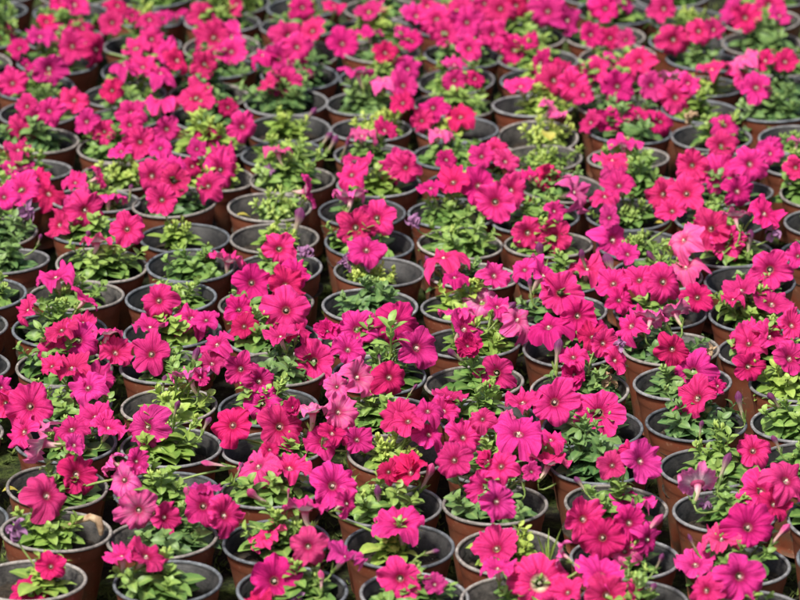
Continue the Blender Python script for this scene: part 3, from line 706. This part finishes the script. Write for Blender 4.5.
# ---- particular pots: yellow leaves, a dead stalk over the rim, a tall pale shoot
for x, y, cxy, L, az in [(18, 491, (52, 487), .020, 200), (250, 217, (276, 207), .024, 200), (550, 140, (545, 159), .030, 100), (27, 271, (3, 262), .014, -20), (654, 224, (630, 213), .014, -10), (506, 541, (510, 553), .016, 80)]:
    p = pot_at(*cxy); P, t = place(x, y, p, .006); b = MB(); a = math.radians(az)
    leaf(b, (0, 0, 0), Vector((math.cos(a), math.sin(a), .6)), Vector((0, 0, 1)), L, L*.38, .9, .5, 1)
    link('yellow_leaf', b.mesh('yellow_leaf', M_YLEAF), p['root'], P-p['P'])
p = pot_at(52, 531); b = MB()
pts = [place(x, y, p, h)[0]-p['P'] for x, y, h in ((62, 528, -.01), (78, 521, .004), (90, 517, .010), (98, 520, .008), (101, 528, -.002), (101, 535, -.010))]
b.tube(pts, [.0015, .003, .0045, .005, .0042, .002], 8); link('dead_stalk', b.mesh('dead_stalk', M_DRY), p['root'])
def shoot(cxy, x, y, hh, big):
    p = pot_at(*cxy); P, t = place(x, y, p, .03); P = P-p['P']; b = MB(); rd = random.Random(int(x))
    base = Vector((p['off'].x, p['off'].y, p['sz'])); top = P+Vector((0, 0, hh))
    b.tube([base, base.lerp(P, .5)+Vector((0, 0, .008)), P, P.lerp(top, .6), top], [.0022, .002, .0018, .0014, .0008], 6, (.8, .7, 0))
    for i in range(9):
        u = i/8; q = P.lerp(top, u); a = i*2.4+.8
        leaf(b, q, Vector((math.cos(a), math.sin(a), .35+u*1.3)), Vector((0, 0, 1)), big*(1-.45*u)*rd.uniform(.8, 1.1), big*.18, .6, .9, .45, rnd=rd)
    link('leafy_shoot', b.mesh('leafy_shoot', LM[0], tint=True), p['root'])
shoot((378, 374), 391, 350, .035, .034)
shoot((171, 403), 176, 388, .024, .024)
shoot((399, 547), 0+399, 530, .010, .016)
def grass(cxy, x, y):
    p = pot_at(*cxy); P, t = place(x, y, p, .0); P = P-p['P']; b = MB(); rd = random.Random(3)
    for i in range(5):
        a = rd.uniform(0, 6.28); leaf(b, P-Vector((0, 0, .025)), Vector((math.cos(a)*.3, math.sin(a)*.3, 1)), Vector((0, 1, 0)), rd.uniform(.03, .055), .0013, rd.uniform(.1, .6), .9, .5, rnd=rd)
    link('grass_blades', b.mesh('grass_blades', LM[1], tint=True), p['root'])
grass((510, 553), 548, 545)

# ------------------------------------------------------------------ ground with moss
def ground():
    b = MB(); rows = []
    xs = [-200, -40, -8, -2] + [-1.4+i*.028 for i in range(101)] + [2, 8, 40, 200]
    ys = [-200, -40, 0, 2.5] + [3.2+i*.03 for i in range(125)] + [8, 12, 40, 300]
    for y in ys:
        row = []
        for x in xs:
            near = abs(x) < 1.5 and 3 < y < 7.1
            z = (noise.fractal(Vector((x*9, y*9, 0)), .9, 2., 4)*.006 - .006) if near else -.008
            row.append((x, y, min(z, -.0005)))
        rows.append(row)
    b.grid(rows); o = link('ground', b.mesh('ground', M_GROUND)); o['kind'] = 'structure'
ground()
def moss():
    rd = random.Random(9); b = MB(); n = 0
    while n < 9000:
        x = rd.uniform(-.75, .75); y = rd.uniform(4.1, 6.6)
        if noise.noise(Vector((x*7, y*7, 3))) < -.05: continue
        if any((p['P'].x-x)**2+(p['P'].y-y)**2 < .040**2 for p in pots if abs(p['P'].y-y) < .05): continue
        n += 1; s = rd.uniform(.003, .008); a = rd.uniform(0, 6.28)
        P = Vector((x, y, -.003+rd.uniform(-.002, .003)))
        for k in range(3):
            aa = a+k*2.1+rd.uniform(-.4, .4); d = Vector((math.cos(aa), math.sin(aa), rd.uniform(.3, 1.2)))*s; sd = Vector((-math.sin(aa), math.cos(aa), 0))*s*.3
            i = len(b.v); b.v += [tuple(P-sd), tuple(P+sd), tuple(P+d+sd*.4), tuple(P+d-sd*.4)]; b.uv += [(0, 0)]*4; b.t += [(0, 0, 0)]*4; b.f.append((i, i+1, i+2, i+3))
    o = link('moss', b.mesh('moss', M_MOSS)); o['kind'] = 'stuff'; o['label'] = 'green moss growing on the dark soil between the pots'; o['category'] = 'moss'
moss()
# fallen scraps seen on the ground or lodged between pots
for x, y, w, m, lb in [(553, 489, .016, M_DRY, 'curled brown fallen petal lying in the gap between front centre pots')]:
    P = on_plane(x, y, .03); b = MB(); leaf(b, (-w/2, 0, 0), Vector((1, .2, .2)), Vector((0, 0, 1)), w, w*.4, 1.6, .5, 0)
    P = on_plane(x, y, .004); o = link('fallen_petal', b.mesh('fallen_petal', m), None, P); o['label'] = lb; o['category'] = 'petal'

# ------------------------------------------------------------------ light
w = bpy.data.worlds.new('World'); scene.world = w; w.use_nodes = True
nt = w.node_tree; nt.nodes.clear()
sky = nt.nodes.new('ShaderNodeTexSky'); sky.sky_type = 'NISHITA'; sky.sun_disc = False
EL, AZ = math.radians(58), math.radians(-145)      # azimuth from +Y, clockwise
sky.sun_elevation = EL; sky.sun_rotation = AZ; sky.air_density = 1.0; sky.dust_density = 4.0; sky.ozone_density = .6
bg = nt.nodes.new('ShaderNodeBackground'); bg.inputs[1].default_value = .09
out = nt.nodes.new('ShaderNodeOutputWorld'); nt.links.new(sky.outputs[0], bg.inputs[0]); nt.links.new(bg.outputs[0], out.inputs[0])
sd = bpy.data.lights.new('sun', 'SUN'); sd.energy = 3.7; sd.angle = math.radians(9); sd.color = (1, .965, .91)
so = bpy.data.objects.new('sun', sd); C.objects.link(so)
S = Vector((math.sin(AZ)*math.cos(EL), math.cos(AZ)*math.cos(EL), math.sin(EL)))
so.rotation_mode = 'QUATERNION'; so.rotation_quaternion = Vector((0, 0, 1)).rotation_difference(S); so.location = (0, 0, 10)

scene.render.engine = 'CYCLES'
scene.cycles.max_bounces = 8; scene.cycles.transmission_bounces = 6
scene.view_settings.view_transform = 'Standard'; scene.view_settings.look = 'None'
scene.view_settings.gamma = 1; scene.view_settings.exposure = .84
